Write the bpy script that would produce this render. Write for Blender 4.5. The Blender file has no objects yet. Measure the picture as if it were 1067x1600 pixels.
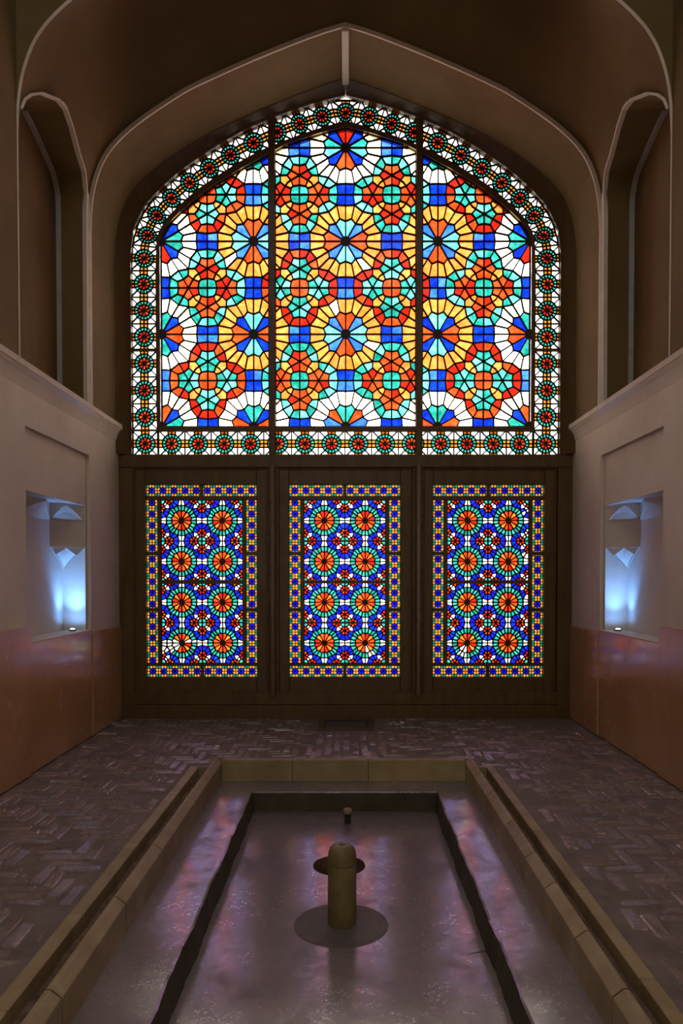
import bpy, math, random
from mathutils import Vector
random.seed(7)
C = bpy.context.scene.collection
PI = math.pi

# ------------------------------------------------------------------ camera
cam_d = bpy.data.cameras.new('camera')
cam = bpy.data.objects.new('camera', cam_d)
C.objects.link(cam)
cam.location = (0.0233, -6.686, 1.279)
cam.rotation_euler = (math.radians(90 - 1.3), 0, 0)
cam_d.sensor_fit = 'AUTO'
cam_d.sensor_width = 36.0
cam_d.lens = 1150.0 * 36.0 / 1600.0
cam_d.shift_x = -0.00656
cam_d.shift_y = 0.0788
cam_d.clip_start = 0.05
bpy.context.scene.camera = cam

# ------------------------------------------------------------------ world, lights, exposure
SKY = 13.0
world = bpy.data.worlds.new('overcast_sky')
bpy.context.scene.world = world
world.use_nodes = True
bg = world.node_tree.nodes['Background']
bg.inputs['Color'].default_value = (1.0, 0.975, 0.95, 1)
bg.inputs['Strength'].default_value = SKY

vs = bpy.context.scene.view_settings
vs.view_transform = 'Standard'
vs.look = 'None'
vs.gamma = 1.0
vs.exposure = 0.22
vs.use_curve_mapping = False


def area(name, loc, rot, sx, sy, power, col, portal=False):
    l = bpy.data.lights.new(name, 'AREA')
    l.shape = 'RECTANGLE'
    l.size = sx
    l.size_y = sy
    l.energy = power
    l.color = col
    o = bpy.data.objects.new(name, l)
    C.objects.link(o)
    o.location = loc
    o.rotation_euler = rot
    if portal:
        l.cycles.is_portal = True
    return o


# the sky is sampled through the window openings
area('window_portal', (0, 0.20, 3.0), (-PI / 2, 0, 0), 3.95, 5.4, 1, (1, 1, 1), True)
# unseen fill light added behind the camera, and daylight of the wind tower shaft
area('rear_fill', (-0.4, -9.8, 1.9), (PI / 2, 0, 0), 2.9, 3.7, 30, (1.0, 0.88, 0.66))
area('shaft_daylight', (0.0, -5.6, 6.45), (0, 0, 0), 2.2, 2.2, 62, (0.93, 0.95, 1.0))


# ------------------------------------------------------------------ materials
def new_mat(name):
    m = bpy.data.materials.new(name)
    m.use_nodes = True
    nt = m.node_tree
    nt.nodes.clear()
    out = nt.nodes.new('ShaderNodeOutputMaterial')
    return m, nt, out


def ramp(nt, src, stops):
    r = nt.nodes.new('ShaderNodeValToRGB')
    el = r.color_ramp.elements
    while len(el) < len(stops):
        el.new(0.5)
    for e, (p, c) in zip(el, stops):
        e.position = p
        e.color = (c[0], c[1], c[2], 1) if not isinstance(c, float) else (c, c, c, 1)
    nt.links.new(src, r.inputs[0])
    return r.outputs[0]


def noise(nt, scale, detail=4.0, rough=0.55, vec=None, stretch=None):
    g = nt.nodes.new('ShaderNodeNewGeometry')
    v = g.outputs['Position']
    if stretch:
        mp = nt.nodes.new('ShaderNodeMapping')
        mp.inputs['Scale'].default_value = stretch
        nt.links.new(v, mp.inputs['Vector'])
        v = mp.outputs['Vector']
    n = nt.nodes.new('ShaderNodeTexNoise')
    n.inputs['Scale'].default_value = scale
    n.inputs['Detail'].default_value = detail
    n.inputs['Roughness'].default_value = rough
    nt.links.new(v, n.inputs['Vector'])
    return n.outputs['Fac']


def surface(name, c1, c2, scale=2.0, rough=(0.8, 0.8), bump=0.1, bscale=30.0, bdist=0.01, spec=0.3,
            stretch=None, per_object=0.0, coat=0.0, rscale=None, detail=5.0):
    m, nt, out = new_mat(name)
    p = nt.nodes.new('ShaderNodeBsdfPrincipled')
    f = noise(nt, scale, detail, 0.6, stretch=stretch)
    col = ramp(nt, f, [(0.3, c1), (0.7, c2)])
    if per_object:
        oi = nt.nodes.new('ShaderNodeObjectInfo')
        mr = nt.nodes.new('ShaderNodeMapRange')
        mr.inputs[3].default_value = 1 - per_object
        mr.inputs[4].default_value = 1 + per_object
        nt.links.new(oi.outputs['Random'], mr.inputs[0])
        hs = nt.nodes.new('ShaderNodeHueSaturation')
        nt.links.new(mr.outputs[0], hs.inputs['Value'])
        nt.links.new(col, hs.inputs['Color'])
        col = hs.outputs[0]
    nt.links.new(col, p.inputs['Base Color'])
    if rough[0] != rough[1]:
        rf = noise(nt, rscale or scale * 3, 5.0, 0.65)
        nt.links.new(ramp(nt, rf, [(0.35, float(rough[0])), (0.65, float(rough[1]))]), p.inputs['Roughness'])
    else:
        p.inputs['Roughness'].default_value = rough[0]
    p.inputs['Specular IOR Level'].default_value = spec
    if coat:
        p.inputs['Coat Weight'].default_value = coat
        p.inputs['Coat Roughness'].default_value = 0.22
        p.inputs['Coat IOR'].default_value = 1.8
    if bump:
        b = nt.nodes.new('ShaderNodeBump')
        b.inputs['Strength'].default_value = bump
        b.inputs['Distance'].default_value = bdist
        nt.links.new(noise(nt, bscale, 6.0, 0.6), b.inputs['Height'])
        nt.links.new(b.outputs[0], p.inputs['Normal'])
    nt.links.new(p.outputs[0], out.inputs[0])
    return m


M = {}
M['mud'] = surface('mud_plaster', (0.118, 0.071, 0.022), (0.182, 0.114, 0.040), 1.3, (0.85, 0.85), 0.25, 40, 0.006)
M['lime'] = surface('lime_plaster', (0.55, 0.465, 0.365), (0.69, 0.605, 0.495), 1.6, (0.7, 0.8), 0.2, 25, 0.006)
M['gypsum'] = surface('gypsum_edge', (0.55, 0.46, 0.36), (0.66, 0.56, 0.45), 8, (0.75, 0.75), 0.2, 60, 0.004)
M['rib'] = surface('rib_plaster', (0.34, 0.32, 0.27), (0.44, 0.41, 0.35), 10, (0.8, 0.8), 0.3, 60, 0.005)
M['marble'] = surface('dado_marble', (0.38, 0.195, 0.075), (0.52, 0.29, 0.14), 1.7, (0.13, 0.30), 0.04, 18, 0.004,
                      0.5, per_object=0.10)
M['wood'] = surface('dark_timber', (0.075, 0.036, 0.008), (0.120, 0.062, 0.017), 3.0, (0.32, 0.5), 0.15, 35, 0.003,
                    0.45, stretch=(6, 6, 1))
M['bead'] = surface('polished_timber', (0.085, 0.048, 0.018), (0.13, 0.080, 0.034), 3.0, (0.22, 0.34), 0.05, 35, 0.002,
                    0.6, stretch=(6, 6, 1), coat=0.8)
M['came'] = surface('lattice_wood', (0.035, 0.022, 0.012), (0.055, 0.035, 0.018), 6, (0.55, 0.55), 0.0)
M['brick'] = surface('worn_brick', (0.155, 0.105, 0.08), (0.255, 0.18, 0.14), 7, (0.16, 0.36), 0.35, 38, 0.008, 1.0,
                     per_object=0.10)
M['mortar'] = surface('floor_mortar', (0.12, 0.088, 0.07), (0.20, 0.15, 0.12), 7, (0.6, 0.8), 0.6, 40, 0.01)


def pool_mat():
    m, nt, out = new_mat('polished_render')
    p = nt.nodes.new('ShaderNodeBsdfPrincipled')
    big = noise(nt, 2.6, 6.0, 0.68)
    fine = noise(nt, 34, 6.0, 0.7)
    nt.links.new(ramp(nt, big, [(0.3, (0.115, 0.090, 0.082)), (0.7, (0.180, 0.148, 0.138))]), p.inputs['Base Color'])
    nt.links.new(ramp(nt, fine, [(0.30, 0.34), (0.70, 0.55)]), p.inputs['Roughness'])
    p.inputs['Specular IOR Level'].default_value = 0.6
    mid = noise(nt, 11, 5.0, 0.7)
    prev = ramp(nt, big, [(0.36, 0.16), (0.52, 1.0)])
    for src, lo, a_, b_ in ((mid, 0.40, 0.34, 0.56), (noise(nt, 75, 3.0, 0.7), 0.45, 0.34, 0.60)):
        mx = nt.nodes.new('ShaderNodeMath')
        mx.operation = 'MULTIPLY'
        nt.links.new(prev, mx.inputs[0])
        nt.links.new(ramp(nt, src, [(a_, lo), (b_, 1.0)]), mx.inputs[1])
        prev = mx.outputs[0]
    nt.links.new(prev, p.inputs['Coat Weight'])
    p.inputs['Coat Roughness'].default_value = 0.13
    p.inputs['Coat IOR'].default_value = 4.6
    b = nt.nodes.new('ShaderNodeBump')
    b.inputs['Strength'].default_value = 0.10
    b.inputs['Distance'].default_value = 0.004
    nt.links.new(fine, b.inputs['Height'])
    nt.links.new(b.outputs[0], p.inputs['Normal'])
    nt.links.new(b.outputs[0], p.inputs['Coat Normal'])
    nt.links.new(p.outputs[0], out.inputs[0])
    return m


M['pool'] = pool_mat()
M['riser'] = surface('rough_riser', (0.045, 0.035, 0.018), (0.080, 0.064, 0.036), 5, (0.7, 0.85), 0.5, 30, 0.008)
M['patch'] = surface('render_patch', (0.085, 0.068, 0.060), (0.13, 0.105, 0.095), 9, (0.5, 0.65), 0.3, 50, 0.004)
M['stone'] = surface('curb_stone', (0.22, 0.15, 0.062), (0.35, 0.265, 0.135), 5, (0.42, 0.6), 0.2, 60, 0.003, 0.4,
                     per_object=0.10)
M['soil'] = surface('channel_dirt', (0.10, 0.06, 0.035), (0.22, 0.14, 0.09), 18, (0.9, 0.9), 0.8, 50, 0.02)
M['nozzle'] = surface('nozzle_stone', (0.125, 0.088, 0.030), (0.21, 0.155, 0.068), 12, (0.4, 0.55), 0.25, 70, 0.003)
M['dark'] = surface('dark_void', (0.012, 0.009, 0.006), (0.02, 0.014, 0.01), 6, (0.9, 0.9), 0)
M['iron'] = surface('dark_iron', (0.025, 0.022, 0.02), (0.05, 0.042, 0.036), 14, (0.45, 0.6), 0.2, 60, 0.003)
M['copper'] = surface('worn_metal', (0.20, 0.13, 0.09), (0.32, 0.23, 0.17), 30, (0.3, 0.45), 0.1, 60, 0.002)


def glass_mat(name, a, b, k=1.0):
    """tinted glass; a and b are what the sky shows through it, both faces together"""
    m, nt, out = new_mat(name)
    f = noise(nt, 13, 5, 0.75)
    a = [math.sqrt(min(1, max(0, v * k / SKY))) for v in a]
    b = [math.sqrt(min(1, max(0, v * k / SKY))) for v in b]
    col = ramp(nt, f, [(0.36, a), (0.64, b)])
    t = nt.nodes.new('ShaderNodeBsdfTransparent')
    nt.links.new(col, t.inputs[0])
    g = nt.nodes.new('ShaderNodeBsdfGlossy')
    g.inputs['Roughness'].default_value = 0.08
    mx = nt.nodes.new('ShaderNodeMixShader')
    mx.inputs[0].default_value = 0.008
    nt.links.new(t.outputs[0], mx.inputs[1])
    nt.links.new(g.outputs[0], mx.inputs[2])
    nt.links.new(mx.outputs[0], out.inputs[0])
    return m


TINT = {
    'clear': ((11.0, 10.8, 10.4), (12.0, 11.8, 11.4)),
    'cream': ((8.0, 6.8, 4.4), (12.0, 11.0, 8.4)),
    'yellow': ((2.8, 0.46, 0.035), (4.2, 0.92, 0.24)),
    'orange': ((1.8, 0.085, 0.008), (3.3, 0.26, 0.06)),
    'red': ((1.0, 0.022, 0.010), (1.8, 0.055, 0.018)),
    'turquoise': ((0.004, 0.46, 0.33), (0.16, 1.15, 0.98)),
    'pale_turquoise': ((0.14, 1.2, 1.05), (0.60, 2.8, 2.6)),
    'blue': ((0.004, 0.030, 2.2), (0.020, 0.16, 3.4)),
    'pale_blue': ((0.03, 0.27, 3.6), (0.20, 0.62, 4.8)),
    # border tints held low against colour bleed, sash tints raised to brighten pool reflections
    'deep_blue': ((0.004, 0.003, 1.0), (0.008, 0.014, 1.8)),
    'sash_blue': ((0.004, 0.006, 3.0), (0.02, 0.10, 5.0)),
    'petal_orange': ((3.6, 0.10, 0.010), (5.0, 0.20, 0.035)),
    'petal_amber': ((3.6, 0.36, 0.02), (5.0, 0.56, 0.07)),
    'star_red': ((1.6, 0.022, 0.010), (3.0, 0.05, 0.016)),
    'sash_orange': ((1.5, 0.10, 0.010), (2.4, 0.20, 0.035)),
    'border_orange': ((0.85, 0.20, 0.012), (1.1, 0.34, 0.04)),
    'sash_red': ((0.70, 0.022, 0.010), (1.25, 0.050, 0.016)),
    'sash_white': ((6.0, 5.2, 4.4), (8.0, 7.2, 6.2)),
    'green': ((0.006, 0.22, 0.13), (0.03, 0.40, 0.28)),
    'amber': ((1.05, 0.36, 0.02), (1.6, 0.56, 0.07)),
    'border_white': ((2.2, 2.15, 2.0), (3.0, 2.95, 2.8)),
}
GM = {}
for nm, (a, b) in TINT.items():
    GM[nm] = [glass_mat('%s_glass' % nm + '_shade%d' % i, a, b, k) for i, k in enumerate((0.82, 1.0, 1.14))]


# ------------------------------------------------------------------ mesh helpers
class MB:
    def __init__(self):
        self.v = []
        self.f = []
        self.m = []

    def face(self, pts, mi=0):
        n = len(self.v)
        self.v += [tuple(p) for p in pts]
        self.f.append(tuple(range(n, n + len(pts))))
        self.m.append(mi)

    def grid(self, rows, mi=0, flip=False):
        """rows of equal length, shared vertices"""
        n = len(self.v)
        w = len(rows[0])
        for r in rows:
            self.v += [tuple(p) for p in r]
        for i in range(len(rows) - 1):
            for j in range(w - 1):
                a = n + i * w + j
                q = (a, a + 1, a + w + 1, a + w)
                self.f.append(q[::-1] if flip else q)
                self.m.append(mi)

    def prism(self, pts, y0, y1, mi=0):
        """(x, z) polygon pushed from y0 to y1"""
        n = len(self.v)
        k = len(pts)
        self.v += [(x, y0, z) for x, z in pts] + [(x, y1, z) for x, z in pts]
        self.f.append(tuple(range(n, n + k)))
        self.f.append(tuple(range(n + 2 * k - 1, n + k - 1, -1)))
        self.m += [mi, mi]
        for i in range(k):
            j = (i + 1) % k
            self.f.append((n + j, n + i, n + k + i, n + k + j))
            self.m.append(mi)

    def box(self, x0, x1, y0, y1, z0, z1, b=0.0, mi=0):
        if x0 > x1: x0, x1 = x1, x0
        if y0 > y1: y0, y1 = y1, y0
        if z0 > z1: z0, z1 = z1, z0
        n = len(self.v)
        if b <= 0:
            self.v += [(x, y, z) for x in (x0, x1) for y in (y0, y1) for z in (z0, z1)]
            F = [(0, 1, 3, 2), (4, 6, 7, 5), (0, 4, 5, 1), (2, 3, 7, 6), (0, 2, 6, 4), (1, 5, 7, 3)]
            self.f += [tuple(n + i for i in q) for q in F]
            self.m += [mi] * 6
            return
        b = min(b, (x1 - x0) / 2.1, (y1 - y0) / 2.1, (z1 - z0) / 2.1)
        X, Y, Z = (x0, x1), (y0, y1), (z0, z1)
        idx = {}
        for i in (0, 1):
            for j in (0, 1):
                for k in (0, 1):
                    xi, yj, zk = X[i], Y[j], Z[k]
                    dx, dy, dz = (b if i == 0 else -b), (b if j == 0 else -b), (b if k == 0 else -b)
                    for ax, p in ((0, (xi, yj + dy, zk + dz)), (1, (xi + dx, yj, zk + dz)), (2, (xi + dx, yj + dy, zk))):
                        idx[(i, j, k, ax)] = len(self.v)
                        self.v.append(p)
        def add(q):
            self.f.append(q)
            self.m.append(mi)
        for i in (0, 1):
            q = [idx[(i, j, k, 0)] for j, k in ((0, 0), (0, 1), (1, 1), (1, 0))]
            add(tuple(q if i == 0 else q[::-1]))
            q = [idx[(j, i, k, 1)] for j, k in ((0, 0), (1, 0), (1, 1), (0, 1))]
            add(tuple(q if i == 0 else q[::-1]))
            q = [idx[(j, k, i, 2)] for j, k in ((0, 0), (0, 1), (1, 1), (1, 0))]
            add(tuple(q if i == 0 else q[::-1]))
        for i in (0, 1):
            for j in (0, 1):
                add((idx[(i, j, 0, 0)], idx[(i, j, 1, 0)], idx[(i, j, 1, 1)], idx[(i, j, 0, 1)]))
                add((idx[(i, 0, j, 0)], idx[(i, 1, j, 0)], idx[(i, 1, j, 2)], idx[(i, 0, j, 2)]))
                add((idx[(0, i, j, 1)], idx[(1, i, j, 1)], idx[(1, i, j, 2)], idx[(0, i, j, 2)]))
                for k in (0, 1):
                    add((idx[(i, j, k, 0)], idx[(i, j, k, 1)], idx[(i, j, k, 2)]))

    def sweep(self, path, sect, mi=0, close=True):
        """sect(i) gives the ring of points at path index i"""
        rows = []
        for i in range(len(path)):
            r = sect(i)
            rows.append(list(r) + ([r[0]] if close else []))
        self.grid(rows, mi)
        if close:
            self.face(rows[0][:-1][::-1], mi)
            self.face(rows[-1][:-1], mi)

    def lathe(self, prof, cx, cy, n=32, mi=0):
        rows = []
        for r, z in prof:
            rows.append([(cx + r * math.cos(2 * PI * k / n), cy + r * math.sin(2 * PI * k / n), z) for k in range(n + 1)])
        self.grid(rows, mi)

    def mesh(self, name, mats, smooth=False):
        me = bpy.data.meshes.new(name)
        me.from_pydata(self.v, [], self.f)
        for m in mats:
            me.materials.append(m)
        me.polygons.foreach_set('material_index', self.m)
        if smooth:
            me.polygons.foreach_set('use_smooth', [True] * len(self.f))
        me.update()
        return me

    def build(self, name, mats, parent=None, smooth=False, weld=False, loc=(0, 0, 0)):
        if not isinstance(mats, (list, tuple)):
            mats = [mats]
        me = self.mesh(name, mats, smooth)
        if weld:
            import bmesh
            b = bmesh.new()
            b.from_mesh(me)
            bmesh.ops.remove_doubles(b, verts=b.verts, dist=0.0004)
            bmesh.ops.recalc_face_normals(b, faces=b.faces)
            b.to_mesh(me)
            b.free()
        o = bpy.data.objects.new(name, me)
        C.objects.link(o)
        o.location = loc
        if parent:
            o.parent = parent
        return o


def tag(o, label=None, cat=None, kind=None, group=None):
    if label: o['label'] = label
    if cat: o['category'] = cat
    if kind: o['kind'] = kind
    if group: o['group'] = group
    return o


def empty(name, loc=(0, 0, 0)):
    o = bpy.data.objects.new(name, None)
    C.objects.link(o)
    o.location = loc
    o.empty_display_size = 0.1
    return o


def resample(path, n):
    L = [0.0]
    for a, b in zip(path, path[1:]):
        L.append(L[-1] + math.dist(a, b))
    out = []
    for i in range(n):
        t = L[-1] * i / (n - 1)
        k = 0
        while k < len(L) - 2 and L[k + 1] < t:
            k += 1
        u = (t - L[k]) / max(1e-9, L[k + 1] - L[k])
        out.append(tuple(p + (q - p) * u for p, q in zip(path[k], path[k + 1])))
    return out


def smooth_path(path, n, it=2):
    """Chaikin corner cutting, ends kept"""
    for _ in range(it):
        q = [path[0]]
        for a, b in zip(path, path[1:]):
            q.append(tuple(x * 0.75 + y * 0.25 for x, y in zip(a, b)))
            q.append(tuple(x * 0.25 + y * 0.75 for x, y in zip(a, b)))
        q.append(path[-1])
        path = q
    return resample(path, n)


# ------------------------------------------------------------------ shared profiles (metres)
WX = 2.03                      # side wall planes
NEAR, RIM = -2.055, -0.756      # vault bay between the near arch and the rim arch
HALL = -10.0
TOP = 6.6
CZ = 2.62                      # cornice top
# arch profile (half): x from the axis, height; from springing to apex
ARCH = smooth_path([(2.03, 4.02), (2.022, 4.20), (2.005, 4.33), (1.972, 4.46), (1.912, 4.60), (1.825, 4.715),
                    (1.69, 4.84), (1.52, 4.962), (1.315, 5.093), (1.22, 5.148), (0.81, 5.333), (0.504, 5.458),
                    (0.2, 5.573), (0.0, 5.63)], 57, 1)
NA = len(ARCH)


def arch_x(z):
    if z <= ARCH[0][1]:
        return WX
    for (xa, za), (xb, zb) in zip(ARCH, ARCH[1:]):
        if za <= z <= zb:
            return xa + (xb - xa) * (z - za) / (zb - za)
    return 0.0


def arch_u(z):
    if z <= ARCH[0][1]:
        return 0.0
    for i, ((xa, za), (xb, zb)) in enumerate(zip(ARCH, ARCH[1:])):
        if za <= z <= zb:
            return (i + (z - za) / (zb - za)) / (NA - 1)
    return 1.0


def arch_at(u):
    t = u * (NA - 1)
    i = min(int(t), NA - 2)
    f = t - i
    a, b = ARCH[i], ARCH[i + 1]
    return (a[0] + (b[0] - a[0]) * f, a[1] + (b[1] - a[1]) * f)


def arch_normal(u):
    a, b = arch_at(max(0, u - 0.02)), arch_at(min(1, u + 0.02))
    tx, tz = b[0] - a[0], b[1] - a[1]
    l = math.hypot(tx, tz)
    return (tz / l, -tx / l)     # outwards for the half with positive x


# tall niche outline in the side walls, (y, z) from its window end over the head to its near end
NICHE_HEAD = [(-0.885, 4.10), (-0.892, 4.24), (-0.935, 4.31), (-0.995, 4.37), (-1.16, 4.425), (-1.34, 4.49), (-1.49, 4.525),
              (-1.60, 4.515), (-1.80, 4.43), (-1.92, 4.345), (-1.99, 4.27), (-2.025, 4.19), (-2.04, 4.08)]
NICHE_Y0, NICHE_Y1 = -2.04, -0.885


def niche_top(y):
    for (ya, za), (yb, zb) in zip(NICHE_HEAD, NICHE_HEAD[1:]):
        if yb <= y <= ya:
            return za + (zb - za) * (ya - y) / max(1e-9, ya - yb)
    return 0.0


# ------------------------------------------------------------------ side walls
def side_wall(s, name, label):
    """s = -1 for the wall with negative x"""
    X = s * WX
    fl = s > 0
    mb = MB()

    def q(y0, y1, z0, z1, x=X, mi=0):
        p = [(x, y0, z0), (x, y1, z0), (x, y1, z1), (x, y0, z1)]
        mb.face(p, mi)
    # lower zone, lime plaster (0); upper zone, mud plaster (1)
    q(HALL, NEAR, 0, CZ); q(HALL, NEAR, CZ, TOP, mi=1)
    py0, py1, pz0, pz1 = -1.985, -0.82, 0.845, 2.235     # shallow recessed panel
    q(NEAR, py0, 0, CZ); q(py1, 0, 0, CZ)
    q(py0, py1, 0, pz0); q(py0, py1, pz1, CZ)
    XP = s * (WX + 0.024)
    mb.face([(X, py1, pz0), (XP, py1, pz0), (XP, py1, pz1), (X, py1, pz1)])
    mb.face([(X, py0, pz0), (XP, py0, pz0), (XP, py0, pz1), (X, py0, pz1)])
    mb.face([(X, py0, pz1), (XP, py0, pz1), (XP, py1, pz1), (X, py1, pz1)])
    mb.face([(X, py0, pz0), (XP, py0, pz0), (XP, py1, pz0), (X, py1, pz0)])
    ny0, ny1, nz1 = -1.965, -0.868, 1.832                # niche opening in the panel
    q(py0, ny0, pz0, pz1, XP); q(ny1, py1, pz0, pz1, XP); q(ny0, ny1, nz1, pz1, XP)
    # niche shell: jambs, sill, back; chamfered above the corbels, coved to its ceiling
    XB = s * 2.225
    zc = 1.505
    ch = 0.255
    xf = s * (WX + 0.03)
    mb.face([(XP, ny0, pz0), (XB, ny0, pz0), (XB, ny1, pz0), (XP, ny1, pz0)])
    mb.face([(XP, ny1, pz0), (XB, ny1, pz0), (XB, ny1, zc), (XP, ny1, zc)])
    mb.face([(XP, ny0, pz0), (XB, ny0, pz0), (XB, ny0, zc), (XP, ny0, zc)])
    mb.face([(XB, ny0, pz0), (XB, ny1, pz0), (XB, ny1, zc), (XB, ny0, zc)])
    plan = [(XP, ny1), (xf, ny1), (XB, ny1 - ch), (XB, ny0 + ch), (xf, ny0), (XP, ny0)]
    for a, b in zip(plan, plan[1:]):
        mb.face([(a[0], a[1], zc), (b[0], b[1], zc), (b[0], b[1], 1.70), (a[0], a[1], 1.70)])
    # pointed hoods leaning forward over each face, meeting the ceiling
    for a, b in zip(plan[1:-1], plan[2:-1]):
        A, B = Vector((a[0], a[1], 1.70)), Vector((b[0], b[1], 1.70))
        cen = Vector((X, -1.41, 0))
        top = (A + B) / 2
        for k in range(6):
            t0, t1 = k / 6, (k + 1) / 6
            def pt(t):
                p = A.lerp(B, t)
                hgt = 0.115 * (1 - abs(2 * t - 1) ** 1.7)
                inn = 0.16 * (1 - abs(2 * t - 1) ** 1.7)
                d = (cen - p); d.z = 0
                d.x = d.x * 1.0
                d.normalize()
                return p + d * inn * 0.55 + Vector((0, 0, hgt))
            p0, p1 = A.lerp(B, t0), A.lerp(B, t1)
            q0, q1 = pt(t0), pt(t1)
            m0, m1 = p0.lerp(q0, 0.5), p1.lerp(q1, 0.5)
            m0.z += 0.012; m1.z += 0.012
            mb.face([p0, p1, m1, m0])
            mb.face([m0, m1, q1, q0])
            c0, c1 = Vector((q0.x, q0.y, nz1)), Vector((q1.x, q1.y, nz1))
            mb.face([q0, q1, c1, c0])
    for e0, e1 in ((plan[0], plan[1]), (plan[4], plan[5])):
        mb.face([(e0[0], e0[1], 1.70), (e1[0], e1[1], 1.70), (e1[0], e1[1], nz1), (e0[0], e0[1], nz1)])
    mb.face([(XP, ny0, nz1), (XB, ny0, nz1), (XB, ny1, nz1), (XP, ny1, nz1)])
    # chamfer floors above the corbels
    mb.face([(xf, ny1, zc), (XB, ny1, zc), (XB, ny1 - ch, zc)])
    mb.face([(xf, ny0, zc), (XB, ny0, zc), (XB, ny0 + ch, zc)])
    # upper wall, mud plaster, round the tall niche
    q(NEAR, NICHE_Y0, CZ, ARCH[0][1], mi=1); q(NICHE_Y1, 0, CZ, ARCH[0][1], mi=1)
    XN = s * 2.25
    head = [(NICHE_Y1, CZ)] + NICHE_HEAD + [(NICHE_Y0, CZ)]
    hs = [head[0]] + resample(NICHE_HEAD, 60) + [head[-1]]
    mb.grid([[(s * arch_x(z), y, z) for y, z in hs], [(XN, y, z) for y, z in hs]], 1)
    for a, b in zip(hs, hs[1:]):
        if abs(a[0] - b[0]) > 1e-6:
            mb.face([(XN, a[0], CZ), (XN, b[0], CZ), (XN, b[0], b[1]), (XN, a[0], a[1])], 1)
    mb.face([(X, NICHE_Y0, CZ), (XN, NICHE_Y0, CZ), (XN, NICHE_Y1, CZ), (X, NICHE_Y1, CZ)], 1)
    # masonry behind
    mb.box(s * 2.36, s * 2.75, HALL - 0.3, 0.3, -0.1, TOP + 0.3)
    o = mb.build(name, [M['lime'], M['mud']])
    tag(o, label, 'wall', 'structure')

    # corbels in the niche corners (one at each end)
    for (yc, dy) in ((ny1, -1), (ny0, 1)):
        cb = MB()
        L = Vector((XB, yc + dy * ch, zc)); R = Vector((xf, yc, zc)); P = Vector((XB, yc, 1.33))
        C0 = Vector((XB, yc, zc))
        n = 8
        rows = []
        for i in range(n + 1):
            t = i / n
            a = P.lerp(L, t); b = P.lerp(R, t)
            a.z = P.z + (zc - P.z) * t ** 0.8; b.z = a.z
            row = []
            for j in range(n + 1):
                u = j / n
                p = a.lerp(b, u)
                d = (C0 - p); d.z = 0
                p = p + d * 0.55 * (4 * u * (1 - u)) * t
                row.append(p)
            rows.append(row)
        cb.grid(rows)
        # little gabled lintel under the chamfer
        def onl(u, z):
            p = L.lerp(R, u); p.z = z
            return p
        d = Vector((s * -0.006, -dy * 0.006 * 0, 0))
        for poly in ([onl(0, zc), onl(0.46, zc), onl(0.43, zc - 0.012), onl(0.13, zc - 0.062)],
                     [onl(0.46, zc), onl(1, zc), onl(0.74, zc - 0.066), onl(0.43, zc - 0.012)]):
            fr = [p + d for p in poly]
            cb.face(fr); cb.face(poly[::-1])
            for i in range(4):
                j = (i + 1) % 4
                cb.face([fr[i], fr[j], poly[j], poly[i]])
        cb.build('niche_corbel', M['lime'], o)
        ed = MB()
        for A, B in ((P, L), (P, R)):
            pts = [A.lerp(B, t / 10) for t in range(11)]
            for i, p in enumerate(pts):
                p.z = P.z + (zc - P.z) * (i / 10) ** 0.8
            w = 0.0055
            ed.sweep(pts, lambda i, pts=pts: [pts[i] + Vector((s * -w, w * dy, -w)), pts[i] + Vector((s * -w, w * dy, w)),
                                               pts[i] + Vector((s * w, -w * dy, w)), pts[i] + Vector((s * w, -w * dy, -w))])
        pts = [L.lerp(R, t / 6) for t in range(7)]
        ed.sweep(pts, lambda i: [pts[i] + Vector((s * -0.01, dy * 0.004, -0.005)), pts[i] + Vector((s * -0.01, dy * 0.004, 0.006)),
                                 pts[i] + Vector((s * 0.004, -dy * 0.004, 0.006)), pts[i] + Vector((s * 0.004, -dy * 0.004, -0.005))])
        ed.build('corbel_edging', M['gypsum'], o)

    # marble dado slabs
    def slab(y0, y1, z1, t):
        b = MB()
        b.box(X - s * t, X + s * 0.004, y0 + 0.002, y1 - 0.002, 0.0, z1, 0.004)
        b.build('marble_slab', M['marble'], o)
    slab(-5.6, -4.35, 0.955, 0.022); slab(-4.35, -3.15, 0.955, 0.022); slab(-3.15, -1.985, 0.955, 0.024)
    slab(-1.982, -0.822, 0.846, 0.008)
    slab(-0.819, -0.42 if s < 0 else -0.50, 0.835, 0.014); slab(-0.42 if s < 0 else -0.50, -0.075, 0.832, 0.012)
    return o


wl = side_wall(-1, 'wall_left', 'plastered side wall with lit niche and tall arched recess, left of the coloured window')
wr = side_wall(1, 'wall_right', 'plastered side wall with lit niche and tall arched recess, right of the coloured window')

# niche sills, a thin marble shelf on each dado
for s, o in ((-1, wl), (1, wr)):
    b = MB()
    b.box(s * (WX - 0.008), s * 2.22, -1.965, -0.868, 0.842, 0.852, 0.003)
    b.build('niche_sill', M['gypsum'], o)

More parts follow.
